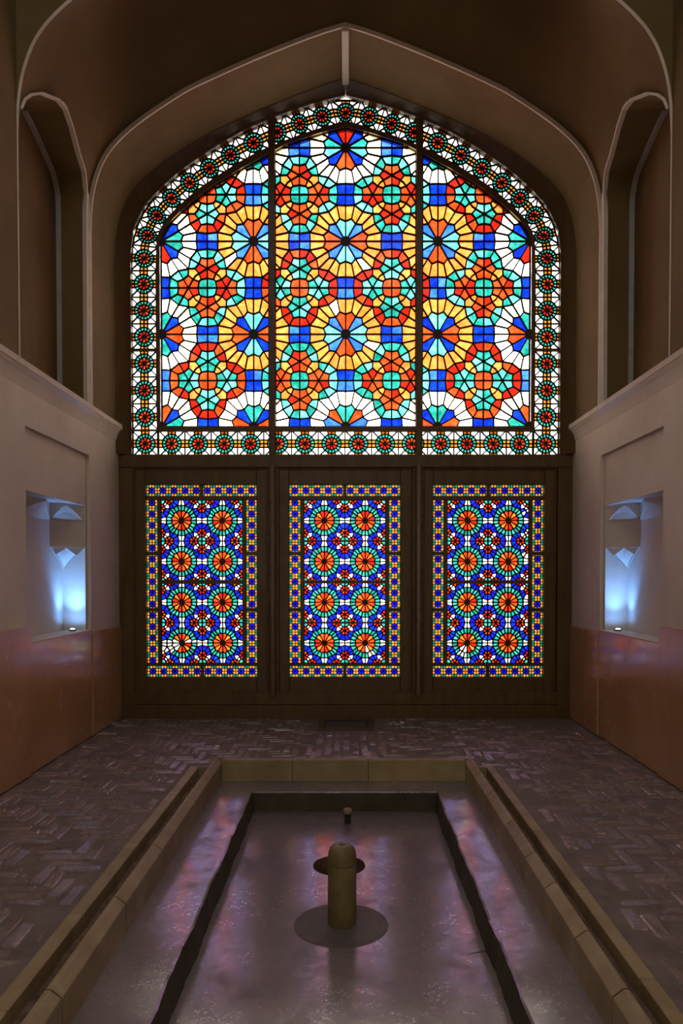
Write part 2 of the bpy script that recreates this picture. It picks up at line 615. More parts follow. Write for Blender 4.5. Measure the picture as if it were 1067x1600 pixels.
# cornices
for s, nm, lb in ((-1, 'trim_1', 'pale plaster cornice running along the left wall under the tall recess'),
                  (1, 'trim_2', 'pale plaster cornice running along the right wall under the tall recess')):
    b = MB()
    prof = [(2.04, CZ), (1.993, CZ), (1.988, CZ - 0.006), (1.988, CZ - 0.036), (1.992, CZ - 0.040), (2.000, CZ - 0.055),
            (2.010, CZ - 0.075), (2.020, CZ - 0.11), (2.031, CZ - 0.16), (2.04, CZ - 0.16)]
    ys = [-8.0] + [-4.2 + 0.21 * i for i in range(20)] + [-0.085]
    random.seed(3)
    jit = [random.uniform(-0.004, 0.004) for _ in ys]
    b.sweep(ys, lambda i: [(s * (x + (jit[i] if 0 < k < 5 else 0)), ys[i], z + (jit[i] * 0.6 if 0 < k < 5 else 0)) for k, (x, z) in enumerate(prof)])
    tag(b.build(nm, M['gypsum'] if False else M['lime']), lb, 'cornice', 'structure')
    e = MB()
    e.sweep(ys, lambda i: [(s * (1.9865 + jit[i]), ys[i], CZ + 0.002 + jit[i] * 0.6), (s * (1.9865 + jit[i]), ys[i], CZ - 0.036 + jit[i] * 0.6),
                           (s * (1.998 + jit[i]), ys[i], CZ - 0.036 + jit[i] * 0.6), (s * (1.998 + jit[i]), ys[i], CZ + 0.002 + jit[i] * 0.6)])
    e.build('cornice_edge', M['gypsum'], bpy.data.objects[nm])

# ------------------------------------------------------------------ vault, arches, hall ceiling
def bulge(y, u):
    t = (y - NEAR) / (RIM - NEAR)
    g = min(1, max(0, (u - 0.10) / 0.55)); g = g * g * (3 - 2 * g)
    return (0.56 * math.sin(PI * t) ** 0.9 if 0 < t < 1 else 0.0) * g + 0.03 * min(1, max(0, (u - 0.02) / 0.1)) * t


v = MB()
cols = sorted(set([NEAR, NICHE_Y0, NICHE_Y1, RIM] + [round(NICHE_Y0 + (NICHE_Y1 - NICHE_Y0) * i / 28, 5) for i in range(29)]
                  + [NEAR + 0.03, RIM - 0.06, RIM - 0.03]))
NU = 48
for s in (-1, 1):
    rows = []
    for y in cols:
        inside = NICHE_Y0 - 1e-6 <= y <= NICHE_Y1 + 1e-6
        u0 = arch_u(niche_top(y)) if inside else 0.0
        r = []
        for k in range(NU + 1):
            u = u0 + (1 - u0) * k / NU
            x, z = arch_at(u)
            nx, nz = arch_normal(u)
            b_ = bulge(y, u)
            if u > 0.97:
                nx *= (1 - u) / 0.03
            r.append((s * (x + nx * b_), y, z + nz * b_))
        rows.append(r)
    v.grid(rows, 0)
    # wall slivers between springing and niche shoulders
    for y0, y1 in ((NEAR, NICHE_Y0), (NICHE_Y1, RIM)):
        pass
    # soffit over the window
    v.grid([[(s * x, y, z) for x, z in ARCH] for y in (RIM, -0.5, -0.25, 0.05)], 0)
vault = v.build('ceiling', M['mud'], smooth=True)
tag(vault, 'mud plastered pointed vault above the coloured window', 'vault', 'structure')

# plate beside and above the window (behind the soffit) and the wall above the near arch
def arch_plate(y, name, label, thick):
    b = MB()
    N = 57
    inner = [(x, z) for x, z in ARCH]
    for s in (-1, 1):
        rows = []
        for x, z in inner:
            t = (z - 4.02) / 1.61
            rows.append([(s * x, z), (s * (2.7 if x > 0.9 else 2.7 * x / 0.9), TOP + 0.1 if x <= 0.9 else 4.02 + (TOP + 0.1 - 4.02) * min(1, (2.03 - x) / 1.13))])
        b.grid([[(p[0], y, p[1]) for p in (r[0] for r in rows)], [(p[0], y, p[1]) for p in (r[1] for r in rows)]])
        b.grid([[(p[0], y + thick, p[1]) for p in (r[0] for r in rows)], [(p[0], y + thick, p[1]) for p in (r[1] for r in rows)]])
        b.grid([[(p[0], y, p[1]) for p in (r[0] for r in rows)], [(p[0], y + thick, p[1]) for p in (r[0] for r in rows)]])
        b.box(s * 2.03, s * 2.7, y, y + thick, 0 if y > -1 else 3.9, 4.02)
        b.box(s * 2.03, s * 2.75, y, y + thick, 4.02, 4.03)
    o = b.build(name, M['mud'])
    tag(o, label, 'wall', 'structure')
    return o


arch_plate(0.032, 'wall_back', 'masonry end wall around the arched coloured window', 0.035)
arch_plate(NEAR - 0.002, 'wall_front', 'mud plastered wall above the near arch of the bay', 0.02)

b = MB()
b.box(-2.75, 2.75, HALL - 0.3, 0.3, TOP, TOP + 0.3)
tag(b.build('ceiling', M['mud']), 'flat mud plastered ceiling of the hall before the bay', 'ceiling', 'structure')
b = MB()
b.box(-2.75, 2.75, HALL - 0.3, HALL, -0.3, TOP + 0.3)
tag(b.build('wall_rear', M['lime']), 'plain plastered rear wall of the hall facing the window', 'wall', 'structure')


# pale edgings of arches and niches
def arch_trim(name, y0, y1, off0, off1, mat, label, legs=CZ):
    b = MB()
    path = [(WX, legs)] + [p for p in ARCH]
    P = []
    for s in (-1, 1):
        pts = [(x, z) for x, z in path]
        seq = []
        for i, (x, z) in enumerate(pts):
            nx, nz = (1, 0) if i == 0 else arch_normal((i - 1) / (NA - 1))
            if i == len(pts) - 1:
                nx, nz = 0, 1
            seq.append((s, x, z, nx, nz))
        P = P + (seq if s == -1 else seq[::-1][1:])
    b.sweep(P, lambda i: [(P[i][0] * (P[i][1] + P[i][3] * o), y, P[i][2] + P[i][4] * o) for y, o in ((y0, off0), (y0, off1), (y1, off1), (y1, off0))])
    return tag(b.build(name, mat), label, 'arch edging', 'structure')


arch_trim('trim_3', NEAR - 0.010, NEAR + 0.004, -0.004, 0.008, M['gypsum'], 'thin pale plaster edging of the near arch')
arch_trim('trim_4', RIM - 0.012, RIM + 0.004, -0.006, 0.026, M['gypsum'], 'pale plaster rib edging the pointed arch before the window')
# ridge line on the soffit
b = MB()
b.box(-0.03, 0.03, RIM, -0.08, 5.596, 5.64, 0.006)
tag(b.build('trim_5', M['gypsum']), 'pale plaster ridge strip at the peak of the window arch', 'ridge strip', 'structure')

n = 6
for s in (-1, 1):
    side = 'left' if s < 0 else 'right'
    # rib strip between the tall niche and the rim arch
    b = MB()
    b.box(s * (WX - 0.006), s * (WX + 0.02), NICHE_Y1 + 0.012, RIM - 0.010, CZ - 0.01, 4.30, 0.003)
    tag(b.build('trim_%d' % n, M['rib']), 'speckled grey plaster strip beside the tall recess in the %s wall' % side, 'plaster strip', 'structure')
    n += 1
    # edging of the tall niche
    b = MB()
    hs = [(NICHE_Y1, CZ)] + resample(NICHE_HEAD[:-1], 50)
    def sec(i):
        y, z = hs[i]
        a = hs[max(0, i - 1)]; c = hs[min(len(hs) - 1, i + 1)]
        ty, tz = c[0] - a[0], c[1] - a[1]
        l = math.hypot(ty, tz); ny, nz = tz / l, -ty / l     # outwards from the opening
        w = 0.020 if z > 3.9 else 0.010
        if i > 30: w = w * 0.55
        x = arch_x(z)
        return [(s * (x - 0.012), y - ny * 0.003, z - nz * 0.003), (s * (x - 0.012), y + ny * w, z + nz * w),
                (s * (x + 0.02), y + ny * w, z + nz * w), (s * (x + 0.02), y - ny * 0.003, z - nz * 0.003)]
    b.sweep(hs, sec)
    tag(b.build('trim_%d' % n, M['gypsum']), 'pale edging round the pointed head of the tall recess in the %s wall' % side, 'niche edging', 'structure')
    n += 1
    # line in the far inner corner of the tall niche
    b = MB()
    hc = [(NICHE_Y1 - 0.002, CZ)] + resample(NICHE_HEAD[:7], 30)
    def sec2(i):
        y, z = hc[i]
        a = hc[max(0, i - 1)]; c = hc[min(len(hc) - 1, i + 1)]
        ty, tz = c[0] - a[0], c[1] - a[1]
        l = math.hypot(ty, tz); ny, nz = -tz / l, ty / l
        return [(s * 2.212, y, z), (s * 2.212, y + ny * 0.012, z + nz * 0.012), (s * 2.25, y + ny * 0.012, z + nz * 0.012), (s * 2.25, y, z)]
    b.sweep(hc, sec2)
    tag(b.build('trim_%d' % n, M['rib']), 'pale plaster line in the inner corner of the tall recess in the %s wall' % side, 'corner line', 'structure')
    n += 1

# ------------------------------------------------------------------ window frame (main timbers)
GLASS_IN = [(1.668, 2.627), (1.668, 4.236), (1.66, 4.316), (1.61, 4.409), (1.477, 4.540), (1.364, 4.634), (1.177, 4.776),
            (0.918, 4.929), (0.691, 5.048), (0.522, 5.139), (0.2, 5.240), (0.0, 5.288)]
mid_c = [(0, 5.452), (0.21, 5.393), (0.422, 5.326), (0.595, 5.262), (0.837, 5.161), (1.032, 5.054), (1.222, 4.935), (1.404, 4.81),
         (1.568, 4.668), (1.707, 4.523), (1.794, 4.344), (1.816, 4.142), (1.816, 3.906), (1.816, 3.668), (1.816, 3.432),
         (1.816, 3.196), (1.815, 2.953), (1.814, 2.714), (1.809, 2.4755)]


def offset_path(path, d):
    out = []
    for i in range(len(path)):
        a = path[max(0, i - 1)]; c = path[min(len(path) - 1, i + 1)]
        tx, tz = c[0] - a[0], c[1] - a[1]
        l = math.hypot(tx, tz)
        out.append((path[i][0] - tz / l * d * -1, path[i][1] + tx / l * d * -1))
    return out


GLASS_OUT = [(p[0], p[1]) for p in offset_path(mid_c[:15], -0.107)][::-1]
GLASS_OUT = [(1.923, 2.365), (1.923, 2.9)] + GLASS_OUT
GLASS_OUT[-1] = (0.0, 5.552)
fr = tag(empty('trim_%d' % n, (0, 0, 0)), 'dark timber main frame holding the arched window and the three lower sashes', 'window frame', 'structure')
b = MB()
outp = [(2.04, 2.367)] + [(x + 0.01, z + 0.01) for x, z in ARCH]
ia, oa = resample(GLASS_OUT, 70), resample(outp, 70)
for s in (-1, 1):
    for y, inset in ((-0.085, 0.016), (-0.065, 0.0)):
        pass
    rows = []
    for (xi, zi), (xo, zo) in zip(ia, oa):
        dx, dz = xo - xi, zo - zi
        l = max(1e-6, math.hypot(dx, dz)); dx /= l; dz /= l
        rows.append([(s * xi, 0.03, zi), (s * xi, -0.045, zi), (s * (xi + dx * 0.018), -0.062, zi + dz * 0.018), (s * (xi + dx * (l - 0.02)), -0.15, zi + dz * (l - 0.02)), (s * xo, -0.17, zo), (s * xo, 0.06, zo), (s * xi, 0.03, zi)])
    b.grid(rows)
    b.face(rows[0][:-1])
b.build('arch_frame', M['wood'], fr)
def timber(name, x0, x1, y0, y1, z0, z1, bev=0.008, parent=fr):
    b = MB()
    b.box(x0, x1, y0, y1, z0, z1, bev)
    return b.build(name, M['wood'], parent)
timber('transom', -2.04, 2.04, -0.085, 0.03, 2.246, 2.367, 0.01)
timber('jamb', -2.04, -1.90, -0.084, 0.04, -0.05, 2.25)
timber('jamb', 1.90, 2.04, -0.084, 0.04, -0.05, 2.25)
for s in (-1, 1):
    timber('post', s * 0.597, s * 0.707, -0.075, 0.03, 0.2, 2.248)
    b = MB()
    pr = [(0.617 + 0.078 * k / 8, -0.072 - 0.042 * math.sin(PI * k / 8) ** 0.6) for k in range(9)]
    zz = [0.21, 2.27]
    b.sweep(zz, lambda i: [(s * x, y, zz[i]) for x, y in pr])
    b.build('post_bead', M['bead'], fr)
    x0, x1 = (0.630, 0.690)
    timber('mullion', s * x0, s * x1, -0.045, 0.05, 2.36, 5.355 if True else 0, 0.006)
timber('sill_beam', -1.91, 1.91, -0.080, 0.03, 0.115, 0.229, 0.008)
timber('base_beam', -2.03, 2.03, -0.100, 0.06, -0.05, 0.117, 0.010)
# inner rail between border and field
inner_edge = offset_path(mid_c[:18], 0.108)         # towards the middle
inner_edge[0] = (0.0, 5.340)
inner_edge = [(p[0] if p[0] < 1.70 else 1.70, p[1]) for p in inner_edge[::-1]]
inner_edge[0] = (1.692, 2.600)
b = MB()
ra, rb = resample(GLASS_IN, 60), resample(inner_edge, 60)
for s in (-1, 1):
    rows = []
    for (xi, zi), (xo, zo) in zip(ra, rb):
        rows.append([(s * xi, 0.05, zi), (s * xi, -0.030, zi), (s * xo, -0.030, zo), (s * xo, 0.05, zo), (s * xi, 0.05, zi)])
    b.grid(rows)
b.build('inner_arch_rail', M['wood'], fr)
timber('inner_rail', -1.69, 1.69, -0.030, 0.02, 2.580, 2.627, 0.004)
for s in (-1, 1):
    timber('border_bar', s * 1.692, s * 1.93, -0.022, 0.015, 3.300, 3.326, 0.003)
    timber('border_bar', s * 1.692, s * 1.93, -0.022, 0.015, 2.584, 2.602, 0.003)

# ------------------------------------------------------------------ stained glass geometry
def clip_half(poly, a, b, c):
    """keep a*x + b*z <= c"""
    out = []
    for i in range(len(poly)):
        p, q = poly[i], poly[(i + 1) % len(poly)]
        fp, fq = a * p[0] + b * p[1] - c, a * q[0] + b * q[1] - c
        if fp <= 0: out.append(p)
        if (fp < 0 < fq) or (fq < 0 < fp):
            t = fp / (fp - fq)
            out.append((p[0] + (q[0] - p[0]) * t, p[1] + (q[1] - p[1]) * t))
    return out


def area2(poly):
    return 0.5 * sum(p[0] * q[1] - q[0] * p[1] for p, q in zip(poly, poly[1:] + poly[:1]))


def clip_convex(poly, region):
    """region counter-clockwise"""
    for p, q in zip(region, region[1:] + region[:1]):
        dx, dz = q[0] - p[0], q[1] - p[1]
        poly = clip_half(poly, dz, -dx, dz * p[0] - dx * p[1])
        if len(poly) < 3: return []
    cl = [poly[i] for i in range(len(poly)) if math.dist(poly[i], poly[i - 1]) > 1e-4]
    return cl if len(cl) >= 3 and abs(area2(cl)) > 2e-5 else []


def pol(r, deg, c=(0, 0)):
    return (c[0] + r * math.cos(math.radians(deg)), c[1] + r * math.sin(math.radians(deg)))


def cell_pieces(kind):
    """one quarter-turn of a repeat, unit cell with flowers at the corners; returns [(role, polygon)] over the cell.
    kind 'upper' or 'lower' changes the proportions as the two windows do"""
    if kind == 'upper':
        sd, tip, notch, node, midz, mid30, cr = 0.207, 0.135, 0.105, (0.112, 0.404), 0.417, 0.212, 0.100
        dn = 0.205; r_in, r_tip, r_out0 = 0.215, 0.250, 0.383
    else:
        sd, tip, notch, node, midz, mid30, cr = 0.200, 0.122, 0.092, (0.132, 0.408), 0.447, 0.227, 0.100
        dn = 0.214; r_in, r_tip, r_out0 = 0.222, 0.255, 0.368
    out = []
    N = (0, sd)
    tips = [pol(tip, a, N) for a in (0, 60, 120, 180, 240, 300)]
    nots = [pol(notch, a, N) for a in (30, 90, 150, 210, 270, 330)]

    def rot(poly, k):
        for _ in range(k):
            poly = [(-z, x) for x, z in poly]
        return poly
    cm = cr * 0.80
    base = []
    for k in range(6):
        base.append(('star', [N, nots[k - 1], tips[k], nots[k]]))
    D, D2 = (dn, dn), (-dn, dn)
    m30, m150 = pol(mid30, 30, N), pol(mid30, 150, N)
    n60, n120 = node, (-node[0], node[1])
    base += [('lens', [nots[1], tips[1], n60, (0, midz)]), ('lens', [nots[1], (0, midz), n120, tips[2]]),
             ('lens', [nots[0], tips[0], D, m30]), ('lens', [nots[0], m30, n60, tips[1]]),
             ('lens', [nots[2], m150, D2, tips[3]]), ('lens', [nots[2], tips[2], n120, m150])]
    # diagonal pair towards +x +z, between this star and the next one clockwise
    E = (sd, 0)
    e150, e120, e90 = pol(tip, 150, E), pol(notch, 120, E), pol(tip, 90, E)
    arcm = (0.128, 0.128)
    base += [('diag', [D, tips[0], nots[5], arcm, e120, e90]),
             ('diag_small', [nots[5], tips[5], (cm, cm), e150, e120, arcm])]
    # circle quadrant
    base.append(('circle', [(0, 0), e_not(sd, notch), e150, (cm, cm), tips[5], (0, sd - notch)]))
    # middle square, this cell's half of it (two quarters)
    base += [('square', [(0, midz), n60, (0.5 - r_out0, 0.5), (0, 0.5)]), ('square', [(0, midz), (0, 0.5), (-(0.5 - r_out0), 0.5), n120])]
    # flower at (.5, .5): the quadrant 180..270 degrees
    F = (0.5, 0.5)
    outer = {180: (0.5 - r_out0, 0.5), 195: n60, 210: m30, 225: D, 240: (m30[1], m30[0]), 255: (n60[1], n60[0]), 270: (0.5, 0.5 - r_out0)}
    inner = {a: pol(r_in if a % 30 == 0 else r_tip, a, F) for a in outer}
    for a in range(180, 270, 15):
        base.append(('ring', [inner[a], outer[a], outer[a + 15], inner[a + 15]]))
    for a in (180, 210, 240):
        base.append(('petal%d' % (a + 15), [F, inner[a], inner[a + 15], inner[a + 30]]))
    for k in range(4):
        for role, poly in base:
            r = role
            if role.startswith('petal'):
                r = 'petal%d' % ((int(role[5:]) + 90 * k) % 360)
            out.append((r, rot(poly, k), k))
    return out


def e_not(sd, notch):
    return (sd - notch, 0)


CELL = {k: cell_pieces(k) for k in ('upper', 'lower')}
FCORNER = {0: (1, 1), 1: (0, 1), 2: (0, 0), 3: (1, 0)}


def shade(col, rnd):
    return GM[col][rnd.choice((0, 1, 1, 2))], col


def petal_class(a):
    a = a % 180
    a = min(a, 180 - a)
    return {75: 'v', 45: 'd', 15: 'h'}[a]


def tile_upper():
    """rosette border tile on [-.5,.5]^2"""
    P = []
    for k in range(8):
        a = 45 * k
        P.append(('sash_red', [pol(0.06, a - 22.5), pol(0.205, a - 22.5), pol(0.245, a), pol(0.205, a + 22.5), pol(0.06, a + 22.5)]))
    for k in range(16):
        a = 22.5 * k
        ri = lambda q: 0.245 if round(q / 22.5) % 2 == 0 else 0.205
        P.append(('turquoise', [pol(ri(a), a), pol(0.365, a), pol(0.365, a + 22.5), pol(ri(a + 22.5), a + 22.5)]))
    r0, r1, r2 = pol(0.365, 0), pol(0.365, 22.5), pol(0.365, 45)
    for k in range(4):
        for m in (1, -1):
            for col, pl in (('amber', [r0, (0.5, 0), (0.5, 0.14), r1]), ('border_white', [r1, (0.5, 0.14), (0.5, 0.5), r2])):
                q = [(x, z * m) for x, z in pl]
                if m < 0: q = q[::-1]
                for _ in range(k):
                    q = [(-z, x) for x, z in q]
                c = col
                if col == 'amber' and k % 2 == 1: c = 'border_orange'
                P.append((c, q))
    return P


def tile_lower():
    P = []
    for k in range(8):
        P.append(('deep_blue', [(0, 0), pol(0.31, 45 * k), pol(0.31, 45 * k + 45)]))
    g = pol(0.31, 45)
    for k in range(4):
        for col, pl in (('amber', [(0.31, 0), (0.5, 0), (0.5, 0.27), g]), ('green', [g, (0.5, 0.27), (0.5, 0.5), (0.27, 0.5)]),
                        ('amber', [(0, 0.31), g, (0.27, 0.5), (0, 0.5)])):
            q = list(pl)
            for _ in range(k):
                q = [(-z, x) for x, z in q]
            P.append((col, q))
    return P


TU, TL = tile_upper(), tile_lower()


def quad_map(c, u, v):
    """c: corners at (-,-), (+,-), (+,+), (-,+)"""
    s, t = u + 0.5, v + 0.5
    return tuple(c[0][i] * (1 - s) * (1 - t) + c[1][i] * s * (1 - t) + c[2][i] * s * t + c[3][i] * (1 - s) * t for i in (0, 1))


pane_cache = {}


def pane_object(poly, mat, parent, yoff=0.0):
    cx = sum(p[0] for p in poly) / len(poly)
    cz = sum(p[1] for p in poly) / len(poly)
    key = (tuple((round(p[0] - cx, 4), round(p[1] - cz, 4)) for p in poly), mat.name)
    me = pane_cache.get(key)
    if me is None:
        mb = MB()
        mb.prism([((p[0] - cx) * 0.985, (p[1] - cz) * 0.985) for p in poly], -0.002, 0.002)
        me = mb.mesh('glass_pane', [mat])
        pane_cache[key] = me
    o = bpy.data.objects.new('glass_pane', me)
    C.objects.link(o)
    o.parent = parent
    o.location = (cx, yoff, cz)
    return o


def lattice(edges, discs, hw, y0, y1):
    """wooden bars along every joint"""
    mb = MB()
    for (a, b_) in edges:
        dx, dz = b_[0] - a[0], b_[1] - a[1]
        l = math.hypot(dx, dz)
        if l < 1e-4: continue
        dx /= l; dz /= l
        e = hw * 0.45
        nx, nz = -dz * hw, dx * hw
        p = [(a[0] - dx * e + nx, a[1] - dz * e + nz), (a[0] - dx * e - nx, a[1] - dz * e - nz),
             (b_[0] + dx * e - nx, b_[1] + dz * e - nz), (b_[0] + dx * e + nx, b_[1] + dz * e + nz)]
        n0 = len(mb.v)
        mb.v += [(x, y0, z) for x, z in p] + [(x, y1, z) for x, z in p]
        for q in ((0, 1, 2, 3), (7, 6, 5, 4), (1, 0, 4, 5), (3, 2, 6, 7)):
            mb.f.append(tuple(n0 + i for i in q)); mb.m.append(0)
    for (c, r) in discs:
        mb.prism([pol(r, 30 * k, c) for k in range(12)], y0 - 0.001, y1)
    return mb


def edge_set():
    return {}


def add_edges(E_, poly):
    for p, q in zip(poly, poly[1:] + poly[:1]):
        a, c = (round(p[0], 3), round(p[1], 3)), (round(q[0], 3), round(q[1], 3))
        if a == c: continue
        E_[(a, c) if a < c else (c, a)] = (p, q)


def stuff_glass(pieces, parent, name, rnd):
    mb = MB()
    mats = []
    idx = {}
    for poly, mat in pieces:
        if mat.name not in idx:
            idx[mat.name] = len(mats)
            mats.append(mat)
        cx = sum(p[0] for p in poly) / len(poly)
        cz = sum(p[1] for p in poly) / len(poly)
        mb.prism([(cx + (p[0] - cx) * 0.985, cz + (p[1] - cz) * 0.985) for p in poly], -0.002, 0.002, idx[mat.name])
    o = mb.build(name, mats, parent)
    o['kind'] = 'stuff'
    return o


def emit(pieces, parent, limit, rnd, name):
    pieces = sorted(pieces, key=lambda t: -abs(area2(t[0])))
    for poly, mat in pieces[:limit]:
        pane_object(poly, mat, parent)
    if pieces[limit:]:
        stuff_glass(pieces[limit:], parent, name, rnd)


# ---- upper window field
PU = 0.829
Z0 = 2.627
# petal colours: vertical, diagonal, horizontal for flower (column, row)
FLOWER = {}
for sx in (-1, 1):
    FLOWER[(sx, 0)] = ('turquoise', 'blue', 'orange')
    FLOWER[(sx, 1)] = ('pale_turquoise', 'blue', 'orange')
    FLOWER[(sx, 2)] = ('orange', 'pale_blue', 'pale_turquoise')
    FLOWER[(sx, 3)] = ('turquoise', 'blue', 'turquoise')
    FLOWER[(2 * sx, 0)] = ('orange', 'blue', 'turquoise')
    FLOWER[(2 * sx, 1)] = ('turquoise', 'blue', 'orange')
    FLOWER[(2 * sx, 2)] = ('red', 'blue', 'turquoise')
    FLOWER[(2 * sx, 3)] = ('red', 'blue', 'turquoise')
FLOWER[(0, 0)] = ('turquoise', 'orange', 'pale_blue')
FLOWER[(0, 1)] = ('orange', 'pale_blue', 'pale_turquoise')
FLOWER[(0, 2)] = ('pale_turquoise', 'pale_blue', 'orange')
FLOWER[(0, 3)] = ('red', 'blue', 'turquoise')
A_CELLS = {(-1, 0), (0, 0), (-2, 1), (1, 1), (-1, 2), (0, 2)}       # turquoise circle, orange stars


def upper_color(role, ci, cj, k, rnd):
    isA = (ci, cj) in A_CELLS
    fx, fz = FCORNER[k]
    fl = (ci + fx, cj + fz)
    if role == 'star': return rnd.choice(('orange', 'orange', 'red')) if isA else rnd.choice(('turquoise', 'pale_turquoise'))
    if role == 'lens': return rnd.choice(('turquoise', 'pale_turquoise')) if isA else rnd.choice(('orange', 'red', 'red'))
    if role == 'circle': return 'turquoise' if isA else 'orange'
    if role in ('diag', 'diag_small'): return 'yellow'
    if role == 'square': return rnd.choice(('blue', 'blue', 'pale_blue'))
    if role == 'ring':
        if abs(fl[0]) == 2 or fl[1] in (0, 3): return 'cream'
        return 'cream' if rnd.random() < 0.05 else 'yellow'
    if role.startswith('petal'):
        v_, d_, h_ = FLOWER.get(fl, ('turquoise', 'blue', 'orange'))
        c = petal_class(int(role[5:]))
        col = {'v': v_, 'd': d_, 'h': h_}[c]
        if fl == (0, 3) and c == 'v' and 180 < int(role[5:]) < 360: col = 'orange'
        if fl == (0, 3) and c == 'h' and 180 < int(role[5:]) < 360: col = 'pale_turquoise'
        return col
    return 'clear'


def region_upper(k):
    if k == 0:
        up = [(x, z) for x, z in GLASS_IN if x < 0.631]
        pts = [(-0.631, 2.627), (0.631, 2.627), (0.631, 5.082)] + up + [(-x, z) for x, z in up[::-1][1:]] + [(-0.631, 5.082)]
        return pts
    up = [(x, z) for x, z in GLASS_IN if x > 0.69]
    pts = [(0.691, 2.627)] + up
    if k < 0:
        pts = [(-x, z) for x, z in pts][::-1]
    return pts


def build_upper(k, name, label):
    rnd = random.Random(50 + k)
    root = tag(empty(name, (0, 0, 0)), label, 'window', 'structure')
    reg = region_upper(k)
    if area2(reg) < 0: reg = reg[::-1]
    E_ = edge_set()
    pieces, discs = [], []
    for ci in range(-2, 2):
        for cj in range(0, 4):
            cx, cz = (ci + 0.5) * PU, Z0 + (cj + 0.5) * PU
            for role, poly, kk in CELL['upper']:
                w = [(cx + x * PU, cz + z * PU) for x, z in poly]
                w = clip_convex(w, reg)
                if not w: continue
                col = upper_color(role, ci, cj, kk, rnd)
                pieces.append((w, shade(col, rnd)[0]))
                add_edges(E_, w)
    for i in range(-2, 3):
        for j in range(0, 4):
            c = (i * PU, Z0 + j * PU)
            if clip_convex([pol(0.01, 90 * q, c) for q in range(4)], reg) or any(math.dist(c, p) < 0.02 for p in reg):
                discs.append((c, 0.046))
    lat = lattice(E_.values(), discs, 0.0066, -0.012, 0.006).build('lattice', M['came'], root)
    lat['kind'] = 'stuff'
    emit(pieces, root, 300, rnd, 'small_glass')
    # rosette border
    BP = []
    BE = edge_set()
    bdiscs = []

    def tile(corners, lo=-0.47, hi=0.47, lims=None, dot=True):
        for col, pl in TU:
            q = clip_half(clip_half(pl, 0, 1, hi), 0, -1, -lo)
            if len(q) < 3: continue
            w = [quad_map(corners, u, v_) for u, v_ in q]
            if lims:
                w = clip_half(w, 1, 0, lims[1]) if len(w) > 2 else w
                w = clip_half(w, -1, 0, -lims[0]) if len(w) > 2 else w
            if len(w) < 3 or abs(area2(w)) < 1.2e-5: continue
            c = col
            if c == 'sash_red' and rnd.random() < 0.3: c = 'sash_orange'
            BP.append((w, shade(c, rnd)[0]))
            add_edges(BE, w)
        m = quad_map(corners, 0, 0)
        if dot and (not lims or lims[0] < m[0] < lims[1]):
            bdiscs.append((m, 0.017))
    T2 = 0.119
    lims = {0: (-0.632, 0.632), 1: (0.689, 1.95), -1: (-1.95, -0.689)}[k]
    full = [(-x, z) for x, z in mid_c[:0:-1]] + mid_c
    for i in range(len(full)):
        p = full[i]
        a = full[i - 1] if i > 0 else (p[0], p[1] - 0.238)
        c = full[i + 1] if i < len(full) - 1 else (p[0], p[1] - 0.238)
        if not (lims[0] - 0.15 < p[0] < lims[1] + 0.15): continue
        def cut(m, n_):
            mx, mz = (m[0] + n_[0]) / 2, (m[1] + n_[1]) / 2
            # normal from the wider neighbourhood keeps the band even
            tx, tz = n_[0] - m[0], n_[1] - m[1]
            l = math.hypot(tx, tz)
            nx, nz = -tz / l, tx / l
            return (mx - nx * T2, mz - nz * T2), (mx + nx * T2, mz + nz * T2)
        l0, h0 = cut(a, p)
        l1, h1 = cut(p, c)
        tile([l0, l1, h1, h0], lims=lims)
    if k == 0:
        xs = [-0.61 + 0.2415 * q for q in range(6)]
    else:
        xs = [k * (1.809 - 0.2375 * q) for q in range(1, 6)]
        if k < 0: xs = sorted(xs)
    st = 0.2415 if k == 0 else 0.2375
    for x in xs:
        tile([(x - st / 2, 2.4745 - T2), (x + st / 2, 2.4745 - T2), (x + st / 2, 2.4745 + T2), (x - st / 2, 2.4745 + T2)], lims=lims)
    stuff_glass(BP, root, 'border_glass', rnd)
    bl = lattice(BE.values(), bdiscs, 0.0056, -0.010, 0.005).build('border_lattice', M['came'], root)
    bl['kind'] = 'stuff'
    return root


build_upper(-1, 'window_1', 'left light of the large arched stained glass window, curved at its outer shoulder')
build_upper(0, 'window_2', 'middle light of the large arched stained glass window, under the peak')
build_upper(1, 'window_3', 'right light of the large arched stained glass window, curved at its outer shoulder')

# ---- lower sashes
PL = 0.3705


